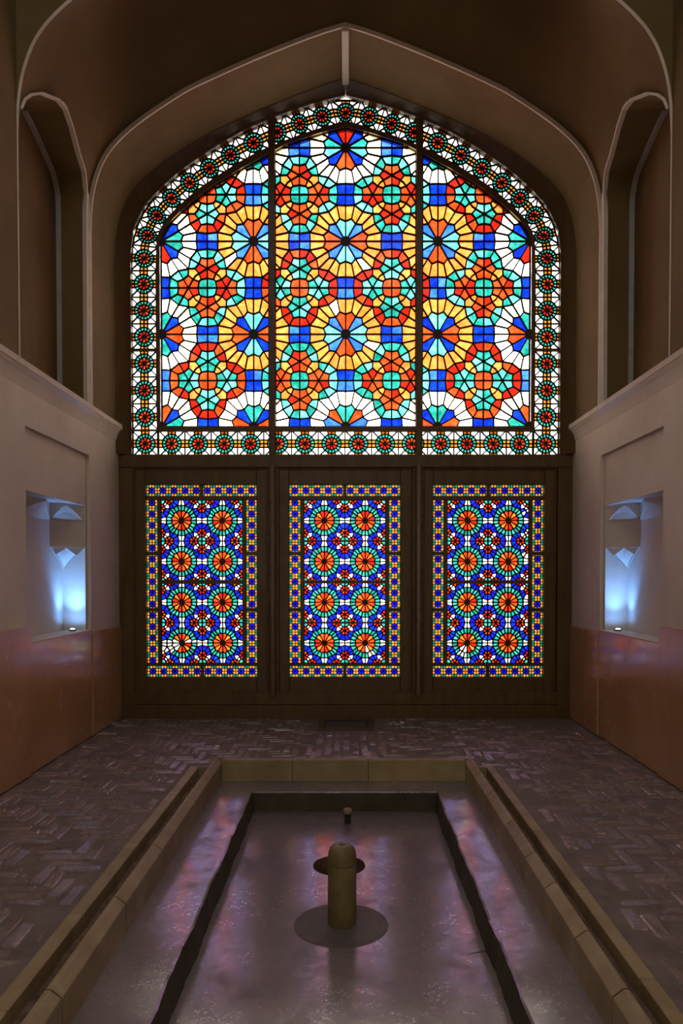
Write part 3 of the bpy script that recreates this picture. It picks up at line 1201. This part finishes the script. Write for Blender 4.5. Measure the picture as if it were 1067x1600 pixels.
def build_lower(xc, name, label, bars, seed, broken):
    rnd = random.Random(seed)
    root = tag(empty(name, (xc, 0, 0)), label, 'window', 'structure')
    hw = 0.502
    zlo, zhi = 0.361, 2.102
    zc = 1.2255
    reg = [(-PL, zc - 2 * PL), (PL, zc - 2 * PL), (PL, zc + 2 * PL), (-PL, zc + 2 * PL)]
    E_ = edge_set()
    pieces, discs = [], []
    for ci in range(-2, 2):
        for cj in range(-3, 3):
            cx, cz = (ci + 1.0) * PL - 0.0, zc + (cj + 1.0) * PL
            for role, poly, kk in CELL['lower']:
                w = [(cx + x * PL, cz + z * PL) for x, z in poly]
                w = clip_convex(w, reg)
                if not w: continue
                if role == 'star': col = rnd.choice(('star_red', 'star_red', 'sash_orange'))
                elif role == 'lens': col = rnd.choice(('sash_blue', 'sash_blue', 'sash_blue', 'blue'))
                elif role == 'circle': col = 'turquoise'
                elif role in ('diag', 'diag_small', 'square'): col = 'sash_white'
                elif role == 'ring': col = 'turquoise'
                else: col = 'petal_amber' if petal_class(int(role[5:])) == 'd' else rnd.choice(('petal_orange', 'petal_orange', 'star_red'))
                mx = sum(p[0] for p in w) / len(w); mz = sum(p[1] for p in w) / len(w)
                if broken(mx, mz): col = 'border_white'
                pieces.append((w, shade(col, rnd)[0]))
                add_edges(E_, w)
    for i in (-0.5, 0.5):
        for j in (-1.5, -0.5, 0.5, 1.5):
            discs.append(((i * PL, zc + j * PL), 0.021))
    # shift of half a repeat puts flowers inside the field
    lat = lattice(E_.values(), discs, 0.0062, -0.010, 0.005).build('lattice', M['came'], root)
    lat['kind'] = 'stuff'
    emit(pieces, root, 300, rnd, 'small_glass')
    BP, BE = [], edge_set()

    def tile(cx, cz, sx, sz, zl=None):
        for col, pl in TL:
            w = [(cx + u * sx, cz + v_ * sz) for u, v_ in pl]
            if zl:
                w = clip_half(w, 0, 1, zl[1])
                if len(w) > 2: w = clip_half(w, 0, -1, -zl[0])
            if len(w) < 3 or abs(area2(w)) < 6e-6: continue
            c = col
            if c == 'deep_blue' and rnd.random() < 0.12: c = 'sash_blue'
            BP.append((w, shade(c, rnd)[0]))
            add_edges(BE, w)
    for q in range(10):
        x = -hw + 0.1004 * (q + 0.5)
        tile(x, zhi - 0.0505, 0.1004, 0.101)
        tile(x, zlo + 0.0505, 0.1004, 0.101)
    zs0, zs1 = zlo + 0.125, zhi - 0.125
    for q in range(15):
        z = 1.2275 + (q - 7) * 0.1022
        for s in (-1, 1):
            tile(s * (hw - 0.0505), z, 0.101, 0.1022, (zs0, zs1))
    stuff_glass(BP, root, 'border_glass', rnd)
    bl = lattice(BE.values(), [], 0.0030, -0.008, 0.004).build('border_lattice', M['came'], root)
    bl['kind'] = 'stuff'

    # sash timbers
    def tb(nm, x0, x1, z0, z1, y0=-0.050, y1=0.02, bev=0.006):
        m = MB()
        m.box(x0, x1, y0, y1, z0, z1, bev)
        return m.build(nm, M['wood'], root)
    W = 0.598
    tb('stile', -W - 0.012, -hw + 0.002, 0.222, 2.252); tb('stile', hw - 0.002, W + 0.014, 0.222, 2.252)
    tb('top_rail', -hw, hw, zhi - 0.002, 2.248, -0.048); tb('bottom_rail', -hw, hw, 0.228, zlo + 0.002, -0.048)
    # raised edge round the sash
    for s in (-1, 1):
        tb('sash_moulding', s * (W - 0.012), s * (W + 0.004), 0.232, 2.246, -0.064, -0.03, 0.004)
    tb('sash_moulding', -W, W, 0.226, 0.240, -0.066, -0.03, 0.004)
    tb('sash_moulding', -W, W, 2.234, 2.248, -0.064, -0.03, 0.004)
    # bars between border and field
    y0 = -0.022
    tb('glazing_bar', -hw, hw, 1.9635, zhi - 0.100, y0, 0.012, 0.003)
    tb('glazing_bar', -hw, hw, zlo + 0.100, zlo + 0.126, y0, 0.012, 0.003)
    for s in (-1, 1):
        tb('glazing_bar', s * PL * 0.998, s * (hw - 0.101), zlo + 0.126, zhi - 0.126, y0, 0.012, 0.003)
        for z in (1.2275 + 2.5 * 0.1022, 1.2275 - 2.5 * 0.1022):
            tb('glazing_bar', s * (hw - 0.101), s * hw, z - 0.016, z + 0.016, y0, 0.012, 0.003)
    for z0, z1 in ((zhi - 0.101, zhi), (zlo, zlo + 0.101)):
        tb('glazing_bar', -0.015, 0.015, z0, z1, y0, 0.012, 0.003)
    for z, h in bars:
        tb('glazing_bar', -PL, PL, z - h, z + h, y0, 0.012, 0.003)
    return root


no = lambda x, z: False
build_lower(-1.303, 'window_4', 'lower left timber sash of flower patterned glass with a broken white corner',
            [(1.2255, 0.019)], 11, lambda x, z: x < -0.06 and 0.56 + (x + 0.37) * 0.40 < z < 0.69)
build_lower(-0.008, 'window_5', 'lower middle timber sash of flower patterned glass with three dark cross bars',
            [(1.2255, 0.015), (1.2255 + PL, 0.008), (1.2255 - PL, 0.009)], 12, lambda x, z: 0.20 < x < 0.27 and 0.53 < z < 0.62)
build_lower(1.290, 'window_6', 'lower right timber sash of flower patterned glass with white gaps along its edge',
            [(1.2255, 0.017)], 13, lambda x, z: (x > 0.325 and (math.sin(z * 31) > 0.62)) or (-0.26 < x < -0.18 and 0.55 < z < 0.63))

# ------------------------------------------------------------------ floor and bricks
CXP = 0.023
floor = MB()
for x0, x1, y0, y1 in ((-2.4, -1.034, HALL, 0.3), (1.0, 2.4, HALL, 0.3), (-1.034, 1.0, -1.555, 0.3), (-1.034, -0.9, -1.765, -1.555), (0.88, 1.0, -1.765, -1.555),
                       (-1.034, 1.0, HALL, -5.6)):
    floor.box(x0, x1, y0, y1, -0.30, -0.006)
fo = floor.build('floor', M['mortar'])
tag(fo, 'worn herringbone brick floor around the sunken pool', 'floor', 'structure')

BW, BL = 0.066, 0.198
random.seed(21)
variants = {}
for orient in (0, 1):
    for k in range(7):
        m = MB()
        L2, W2 = BL / 2 - 0.003, BW / 2 - 0.0035
        if orient: L2, W2 = W2, L2
        m.box(-L2, L2, -W2, W2, -0.02, 0.0, 0.010)
        vv = []
        for (x, y, z) in m.v:
            if z > -0.012:
                z += random.uniform(-0.006, 0.003)
            vv.append((x + random.uniform(-0.003, 0.003), y + random.uniform(-0.003, 0.003), z))
        m.v = vv
        variants[(orient, k)] = m


def px_of(X, Y, Z):
    t = math.radians(1.3)
    D, dz = Y + 6.686, Z - 1.279
    dep = D * math.cos(t) - dz * math.sin(t)
    v_ = D * math.sin(t) + dz * math.cos(t)
    return 544 + 1150 * (X - 0.0233) / dep, 926.1 - 1150 * v_ / dep, dep


XL_, XR_ = -0.910, 0.890


def floor_free(x, y, o_):
    if not (-2.01 < x < 2.01 and -4.9 < y < -0.11): return False
    hx, hy = (BW / 2, BL / 2) if o_ else (BL / 2, BW / 2)
    if -1.036 - hx < x < 1.002 + hx and y - hy < -1.765: return False
    if XL_ - hx < x < XR_ + hx and y - hy < -1.556: return False
    if abs(x) > 2.028 - hx + 0.02: return False
    if -0.25 < x < 0.265 and y > -0.62: return False       # grate
    return True


spots = []
for m_ in range(-8, 9):
    for k in range(-90, 91):
        ox, oy = k * BW + m_ * 6 * BW, -k * BW - 2.4
        spots.append((ox + 1.5 * BW, oy + 0.5 * BW, 0))
        spots.append((ox + 3.5 * BW, oy + 1.5 * BW, 1))
walk = []
spots2 = []
for (x, y, o_) in spots:
    if -0.31 < x < 0.33 and y > -1.42: continue
    if floor_free(x, y, o_): spots2.append((x, y, o_))
for i in range(-4, 5):                                      # straight-laid strip in front of the grate
    for j in range(5):
        x, y = 0.01 + i * 0.068, -0.72 - j * 0.203 - (0.1 if i % 2 else 0)
        if y > -1.5: spots2.append((x, y, 1))
vis = []
for sp in spots2:
    px, py, dep = px_of(sp[0], sp[1], 0)
    inside = -20 < px < 1087 and py < 1620
    vis.append((0 if inside else 1, dep, sp))
vis.sort(key=lambda t: (t[0], t[1]))
shared = {k: m.mesh('brick', [M['brick']]) for k, m in variants.items()}
rest = MB()
for i, (_, dep, (x, y, o_)) in enumerate(vis):
    k = random.randrange(7)
    z = random.uniform(-0.006, 0.002)
    if random.random() < 0.06 or (x < -1.55 and -3.7 < y < -3.1 and random.random() < 0.45): z -= 0.012
    tx, ty = random.gauss(0, 0.035), random.gauss(0, 0.035)
    if i < 300:
        o = bpy.data.objects.new('brick', shared[(o_, k)])
        C.objects.link(o)
        o.parent = fo
        o.location = (x, y, z)
        o.rotation_euler = (tx, ty, random.uniform(-0.03, 0.03))
    else:
        m = variants[(o_, k)]
        n0 = len(rest.v)
        rest.v += [(x + a, y + b_, z + c + a * ty + b_ * tx) for a, b_, c in m.v]
        rest.f += [tuple(n0 + q for q in f) for f in m.f]
        rest.m += m.m
ro = rest.build('paving_bricks', M['brick'], fo)
ro['kind'] = 'stuff'

# ------------------------------------------------------------------ sunken pool
pool = tag(empty('sunken_pool', (0, -1.55, 0)), 'empty sunken stone pool with stepped ledge in the brick floor before the window', 'pool')
YB, YF = -1.56, -5.55
XL, XR = -0.908, 0.888
LZ, PZ = -0.142, -0.272


def part(mb, name, mat, parent, label=None, smooth=False, weld=False):
    o = mb.build(name, mat, None, smooth, weld)
    o.parent = parent
    o.matrix_parent_inverse = parent.matrix_world.inverted() if False else o.matrix_parent_inverse
    o.location = tuple(-c for c in parent.location)
    if label: o['label'] = label
    return o


def curb_profile(out, sgn):
    """section across a curb, out = outer face, sgn = direction of the pool"""
    return [(out, -0.15), (out, 0.006), (out + sgn * 0.003, 0.010), (out + sgn * 0.015, 0.010), (out + sgn * 0.019, 0.008), (out + sgn * 0.050, -0.016),
            (out + sgn * 0.052, -0.020), (out + sgn * 0.052, -0.15)]


left_j = [YB, -2.48, -3.23, -3.80, -4.45, -5.1, YF]
right_j = [YB, -1.95, -2.375, -2.89, -3.325, -3.66, -4.075, -4.445, -5.1, YF]
back_j = [XL, -0.365, 0.163, XR]
for js, out, sg in ((left_j, XL, 1), (right_j, XR, -1)):
    for a, b_ in zip(js, js[1:]):
        m = MB()
        ys = [b_ + 0.004, b_ + 0.009, a - 0.009, a - 0.004]
        def sec(i, ys=ys, out=out, sg=sg):
            e = 0.004 if i in (0, 3) else 0.0
            return [(x, ys[i], z - (e if z > -0.1 else 0)) for x, z in curb_profile(out, sg)]
        m.sweep(ys, sec)
        part(m, 'curb_stone', M['stone'], pool)
for a, b_ in zip(back_j, back_j[1:]):
    m = MB()
    xs = [a + (0.054 if a == XL else 0.002), a + (0.058 if a == XL else 0.005), b_ - (0.058 if b_ == XR else 0.005), b_ - (0.054 if b_ == XR else 0.002)]
    def sec(i, xs=xs):
        e = 0.003 if i in (0, 3) else 0.0
        return [(xs[i], y, z - (e if z > -0.1 else 0)) for y, z in [(YB, -0.15), (YB, 0.004), (YB - 0.004, 0.008), (YB - 0.042, 0.008), (YB - 0.05, 0.0), (YB - 0.05, -0.15)]]
    m.sweep(xs, sec)
    part(m, 'curb_stone', M['stone'], pool)

# ledge with a worn inner edge, and the deep floor
random.seed(5)
IX0, IX1, IY = -0.607, 0.607, -1.868


def wob(t, a=0.003):
    return a * (math.sin(t * 7.3) + 0.6 * math.sin(t * 17.1 + 1) + 0.4 * math.sin(t * 41 + 2))


m = MB()
N = 60
for s, ox, ix in ((-1, XL + 0.04, IX0), (1, XR - 0.04, IX1)):
    rows, rr = [], []
    for i in range(N + 1):
        y = IY + (YF + 0.3 - IY) * i / N
        w = ix + (wob(y * 1.3 + s) if i else 0)
        dz = 0.003 * math.sin(y * 9 + s)
        rows.append([(ox, y, LZ), (ix - s * -0.1, y, LZ + dz * 0.6), (w + s * 0.010, y, LZ + dz), (w + s * 0.002, y, LZ - 0.006 + dz)])
        rr.append([(w + s * 0.002, y, LZ - 0.006 + dz), (w, y, LZ - 0.016), (w - s * 0.012, y, PZ - 0.004)])
    m.grid(rows)
    m.grid(rr, 1)
rows, rr = [], []
for i in range(31):
    x = IX0 + (IX1 - IX0) * i / 30
    w = IY + (wob(x * 2, 0.002) if 0 < i < 30 else 0)
    rows.append([(x, YB - 0.04, LZ), (x, w + 0.008, LZ), (x, w, LZ - 0.008)])
    rr.append([(x, w, LZ - 0.008), (x, w - 0.006, PZ - 0.004)])
m.grid(rows)
m.grid(rr, 1)
m.face([(XL + 0.04, YB - 0.04, LZ), (IX0, YB - 0.04, LZ), (IX0, IY, LZ), (XL + 0.04, IY, LZ)])
m.face([(IX1, YB - 0.04, LZ), (XR - 0.04, YB - 0.04, LZ), (XR - 0.04, IY, LZ), (IX1, IY, LZ)])
part(m, 'pool_ledge', [M['pool'], M['riser']], pool, smooth=False)

# pool floor with a round drain hole
DC, DR = (-0.025, -2.775), 0.139
m = MB()
ring_in = [(DC[0] + DR * math.cos(2 * PI * k / 48), DC[1] + DR * math.sin(2 * PI * k / 48)) for k in range(49)]
def box_edge(k):
    a = 2 * PI * k / 48
    c_, s_ = math.cos(a), math.sin(a)
    ts = []
    if abs(c_) > 1e-9: ts.append(((0.65 if c_ > 0 else -0.65) - DC[0]) / c_)
    if abs(s_) > 1e-9: ts.append(((-1.84 if s_ > 0 else -3.7) - DC[1]) / s_)
    t = min(t for t in ts if t > 0)
    return (DC[0] + c_ * t, DC[1] + s_ * t)
ring_out = [box_edge(k) for k in range(49)]
m.grid([[(x, y, PZ) for x, y in ring_in], [(x, y, PZ) for x, y in ring_out]])
m.face([(-0.65, -3.7, PZ), (0.65, -3.7, PZ), (0.65, YF, PZ), (-0.65, YF, PZ)])
for c_, a, b_ in (((-0.65, -1.84), 0, 0), ((0.65, -1.84), 0, 0)):
    pass
m.box(-0.66, 0.66, YF, -1.83, PZ - 0.20, PZ - 0.13)
m.face([(-0.66, -1.86, PZ), (0.66, -1.86, PZ), (0.66, -1.83, PZ), (-0.66, -1.83, PZ)])
part(m, 'pool_floor', M['pool'], pool)
# fill the outer corners the radial grid leaves open
m = MB()
m.box(-0.66, 0.66, YF, -1.83, PZ - 0.012, PZ - 0.004)
m.f = m.f[:]
# the corner infill is ring shaped round the drain
m = MB()
m.grid([[(DC[0] + 0.155 * math.cos(2 * PI * k / 48), DC[1] + 0.155 * math.sin(2 * PI * k / 48), PZ - 0.003) for k in range(49)],
        [(x + (0.03 if x > 0 else -0.03) * (abs(x) > 0.6), y, PZ - 0.003) for x, y in ring_out]])
for sx in (-1, 1):
    m.face([(sx * 0.66, -1.83, PZ - 0.002), (sx * 0.40, -1.83, PZ - 0.002), (sx * 0.66, -2.3, PZ - 0.002)])
    m.face([(sx * 0.66, -3.72, PZ - 0.002), (sx * 0.40, -3.72, PZ - 0.002), (sx * 0.66, -3.2, PZ - 0.002)])
part(m, 'floor_bed', M['pool'], pool)
m = MB()
m.lathe([(DR - 0.014, PZ + 0.0015), (DR + 0.001, PZ + 0.0015), (DR + 0.001, PZ - 0.03), (DR, PZ - 0.12), (0.001, PZ - 0.125)], DC[0], DC[1], 48)
m.f = [f for f in m.f][48:]
m.m = m.m[48:]
part(m, 'drain_pit', M['soil'], pool, 'dark round drain pit in the pool floor')
m = MB()
m.lathe([(0.048, PZ + 0.0025), (0.195, PZ + 0.0025), (0.21, PZ + 0.0005), (0.212, PZ - 0.002)], -0.008, -3.445, 48)
part(m, 'repair_patch', M['patch'], pool, 'round patch of duller render around the nozzle')
# mud bank under the curbs so nothing is open to the outside
m = MB()
m.box(-1.2, 1.2, YF - 0.1, -1.2, -0.75, PZ - 0.20)
m.box(XL - 0.002, XL + 0.045, YF, YB, -0.6, LZ - 0.004); m.box(XR - 0.045, XR + 0.002, YF, YB, -0.6, LZ - 0.004)
m.box(XL, XR, YB - 0.045, YB, -0.6, LZ - 0.004)
m.box(XL, XR, YF - 0.1, YF, -0.6, 0.0)
part(m, 'pool_base', M['mortar'], pool)

# side channels
for s, curb, ki, ko, js, lb in ((-1, XL, -0.978, -1.034, [-1.79, -2.57, -3.26, -3.93, -4.55, YF], 'narrow water channel with stone kerb along the left side of the pool'),
                                (1, XR, 0.948, 1.000, [-1.79, -2.33, -3.03, -3.71, -4.38, -5.0, YF], 'narrow water channel with stone kerb along the right side of the pool')):
    ch = tag(empty('water_channel', (curb + s * 0.05, -1.77, 0)), lb, 'channel', group='water channels beside the pool')
    for a, b_ in zip(js, js[1:]):
        m = MB()
        m.box(ki, ko, b_ + 0.002, a - 0.002, -0.10, 0.003, 0.004)
        part(m, 'kerb_stone', M['stone'], ch)
    m = MB()
    m.box(curb + s * 0.001, ko, -1.788, -1.765, -0.10, 0.003, 0.003)
    part(m, 'kerb_stone', M['stone'], ch)
    m = MB()
    rows = []
    for i in range(60):
        y = -1.788 + (YF + 1.788) * i / 59
        rows.append([(curb + s * 0.001, y, -0.062 + 0.005 * math.sin(y * 23)), ((curb + ki) / 2, y, -0.070 + 0.006 * math.sin(y * 31 + 1)), (ki, y, -0.060 + 0.006 * math.sin(y * 17 + 2))])
    m.grid(rows)
    part(m, 'channel_bed', M['soil'], ch)

# ------------------------------------------------------------------ fountain nozzle, pipe stub, grate, uplights
nz = tag(empty('fountain_nozzle', (-0.004, -3.43, PZ + 0.0035)), 'short stone fountain nozzle with domed cap standing in the pool', 'fountain')
m = MB()
m.lathe([(0.0635, 0.0), (0.0640, 0.006), (0.0635, 0.262), (0.062, 0.266), (0.0605, 0.266)], 0, 0, 40)
o = m.build('stem', M['nozzle'], nz, True)
m = MB()
m.lathe([(0.0605, 0.264), (0.0635, 0.268), (0.0640, 0.275), (0.0630, 0.300), (0.0600, 0.322), (0.0530, 0.338), (0.042, 0.347), (0.030, 0.350),
         (0.022, 0.350), (0.012, 0.3495), (0.011, 0.344), (0.0105, 0.32), (0.0005, 0.32)], 0, 0, 40)
m.build('cap', M['nozzle'], nz, True)
m = MB()
m.lathe([(0.0098, 0.332), (0.0005, 0.332)], 0, 0, 16)
m.build('jet_hole', M['dark'], nz)

ps = tag(empty('pipe_stub', (0.020, -2.10, PZ + 0.001)), 'small metal pipe stub standing on the pool floor behind the nozzle', 'pipe')
m = MB()
m.lathe([(0.020, 0.0), (0.020, 0.052), (0.026, 0.054), (0.028, 0.060), (0.028, 0.078), (0.024, 0.088), (0.016, 0.092), (0.0005, 0.093)], 0, 0, 24)
m.build('body', M['iron'], ps, True)
m = MB()
m.lathe([(0.0285, 0.064), (0.0292, 0.068), (0.0290, 0.080), (0.0245, 0.0895), (0.016, 0.0935), (0.0005, 0.0945)], 0, 0, 24)
m.build('cap', M['copper'], ps, True)

gr = tag(empty('floor_grate', (0.007, -0.365, 0)), 'dark rectangular floor grate in the bricks below the middle sash', 'grate')
def ringbox(mb, w, d, t, z0, z1):
    mb.box(-w, w, d - t, d, z0, z1, 0.003); mb.box(-w, w, -d, -d + t, z0, z1, 0.003)
    mb.box(-w, -w + t, -d + t, d - t, z0, z1, 0.003); mb.box(w - t, w, -d + t, d - t, z0, z1, 0.003)
m = MB(); ringbox(m, 0.235, 0.235, 0.028, -0.02, 0.008); m.build('outer_frame', M['wood'], gr)
m = MB(); ringbox(m, 0.195, 0.195, 0.022, -0.03, 0.002); m.build('inner_frame', M['iron'], gr)
m = MB(); m.box(-0.21, 0.21, -0.21, 0.21, -0.0145, -0.012); m.build('base_plate', M['dark'], gr)
for i in range(9):
    m = MB(); y = -0.16 + 0.04 * i
    m.box(-0.175, 0.175, y - 0.006, y + 0.006, -0.012, -0.004, 0.002)
    m.build('bar', M['iron'], gr)


def uplight(loc, name, label, power):
    t = tag(empty(name, loc), label, 'lamp', group='niche uplights')
    m = MB()
    m.lathe([(0.022, 0.0), (0.026, 0.001), (0.027, 0.010), (0.024, 0.014), (0.021, 0.013), (0.021, 0.008)], 0, 0, 24)
    m.build('housing', M['iron'], t, True)
    mm, nt, out = new_mat(name + '_lens')
    e = nt.nodes.new('ShaderNodeEmission')
    e.inputs[0].default_value = (0.55, 0.78, 1.0, 1)
    e.inputs[1].default_value = 6.0
    nt.links.new(e.outputs[0], out.inputs[0])
    m = MB()
    m.lathe([(0.0205, 0.009), (0.0190, 0.015), (0.0130, 0.020), (0.0005, 0.022)], 0, 0, 24)
    m.build('lens', mm, t)
    sgn = 1 if loc[0] > 0 else -1
    for nm, size, en, aim in (('uplight_beam', 84, power, (0.05 * sgn, 0.10, 1)), ('uplight_spill', 165, power * 0.14, (0, 0.2, 1))):
        l = bpy.data.lights.new(nm, 'SPOT')
        l.energy = en
        l.color = (0.13, 0.36, 1.0)
        l.spot_size = math.radians(size)
        l.spot_blend = 1.0
        l.shadow_soft_size = 0.012
        lo = bpy.data.objects.new(nm, l)
        C.objects.link(lo)
        lo.parent = t
        lo.location = (0, 0, 0.024)
        lo.rotation_euler = Vector(aim).normalized().to_track_quat('-Z', 'Y').to_euler()
    return t


uplight((-2.115, -0.985, 0.852), 'uplight', 'small blue white uplight glowing on the sill of the left wall niche', 32.0)
uplight((2.115, -0.985, 0.852), 'uplight', 'small blue white uplight glowing on the sill of the right wall niche', 23.0)
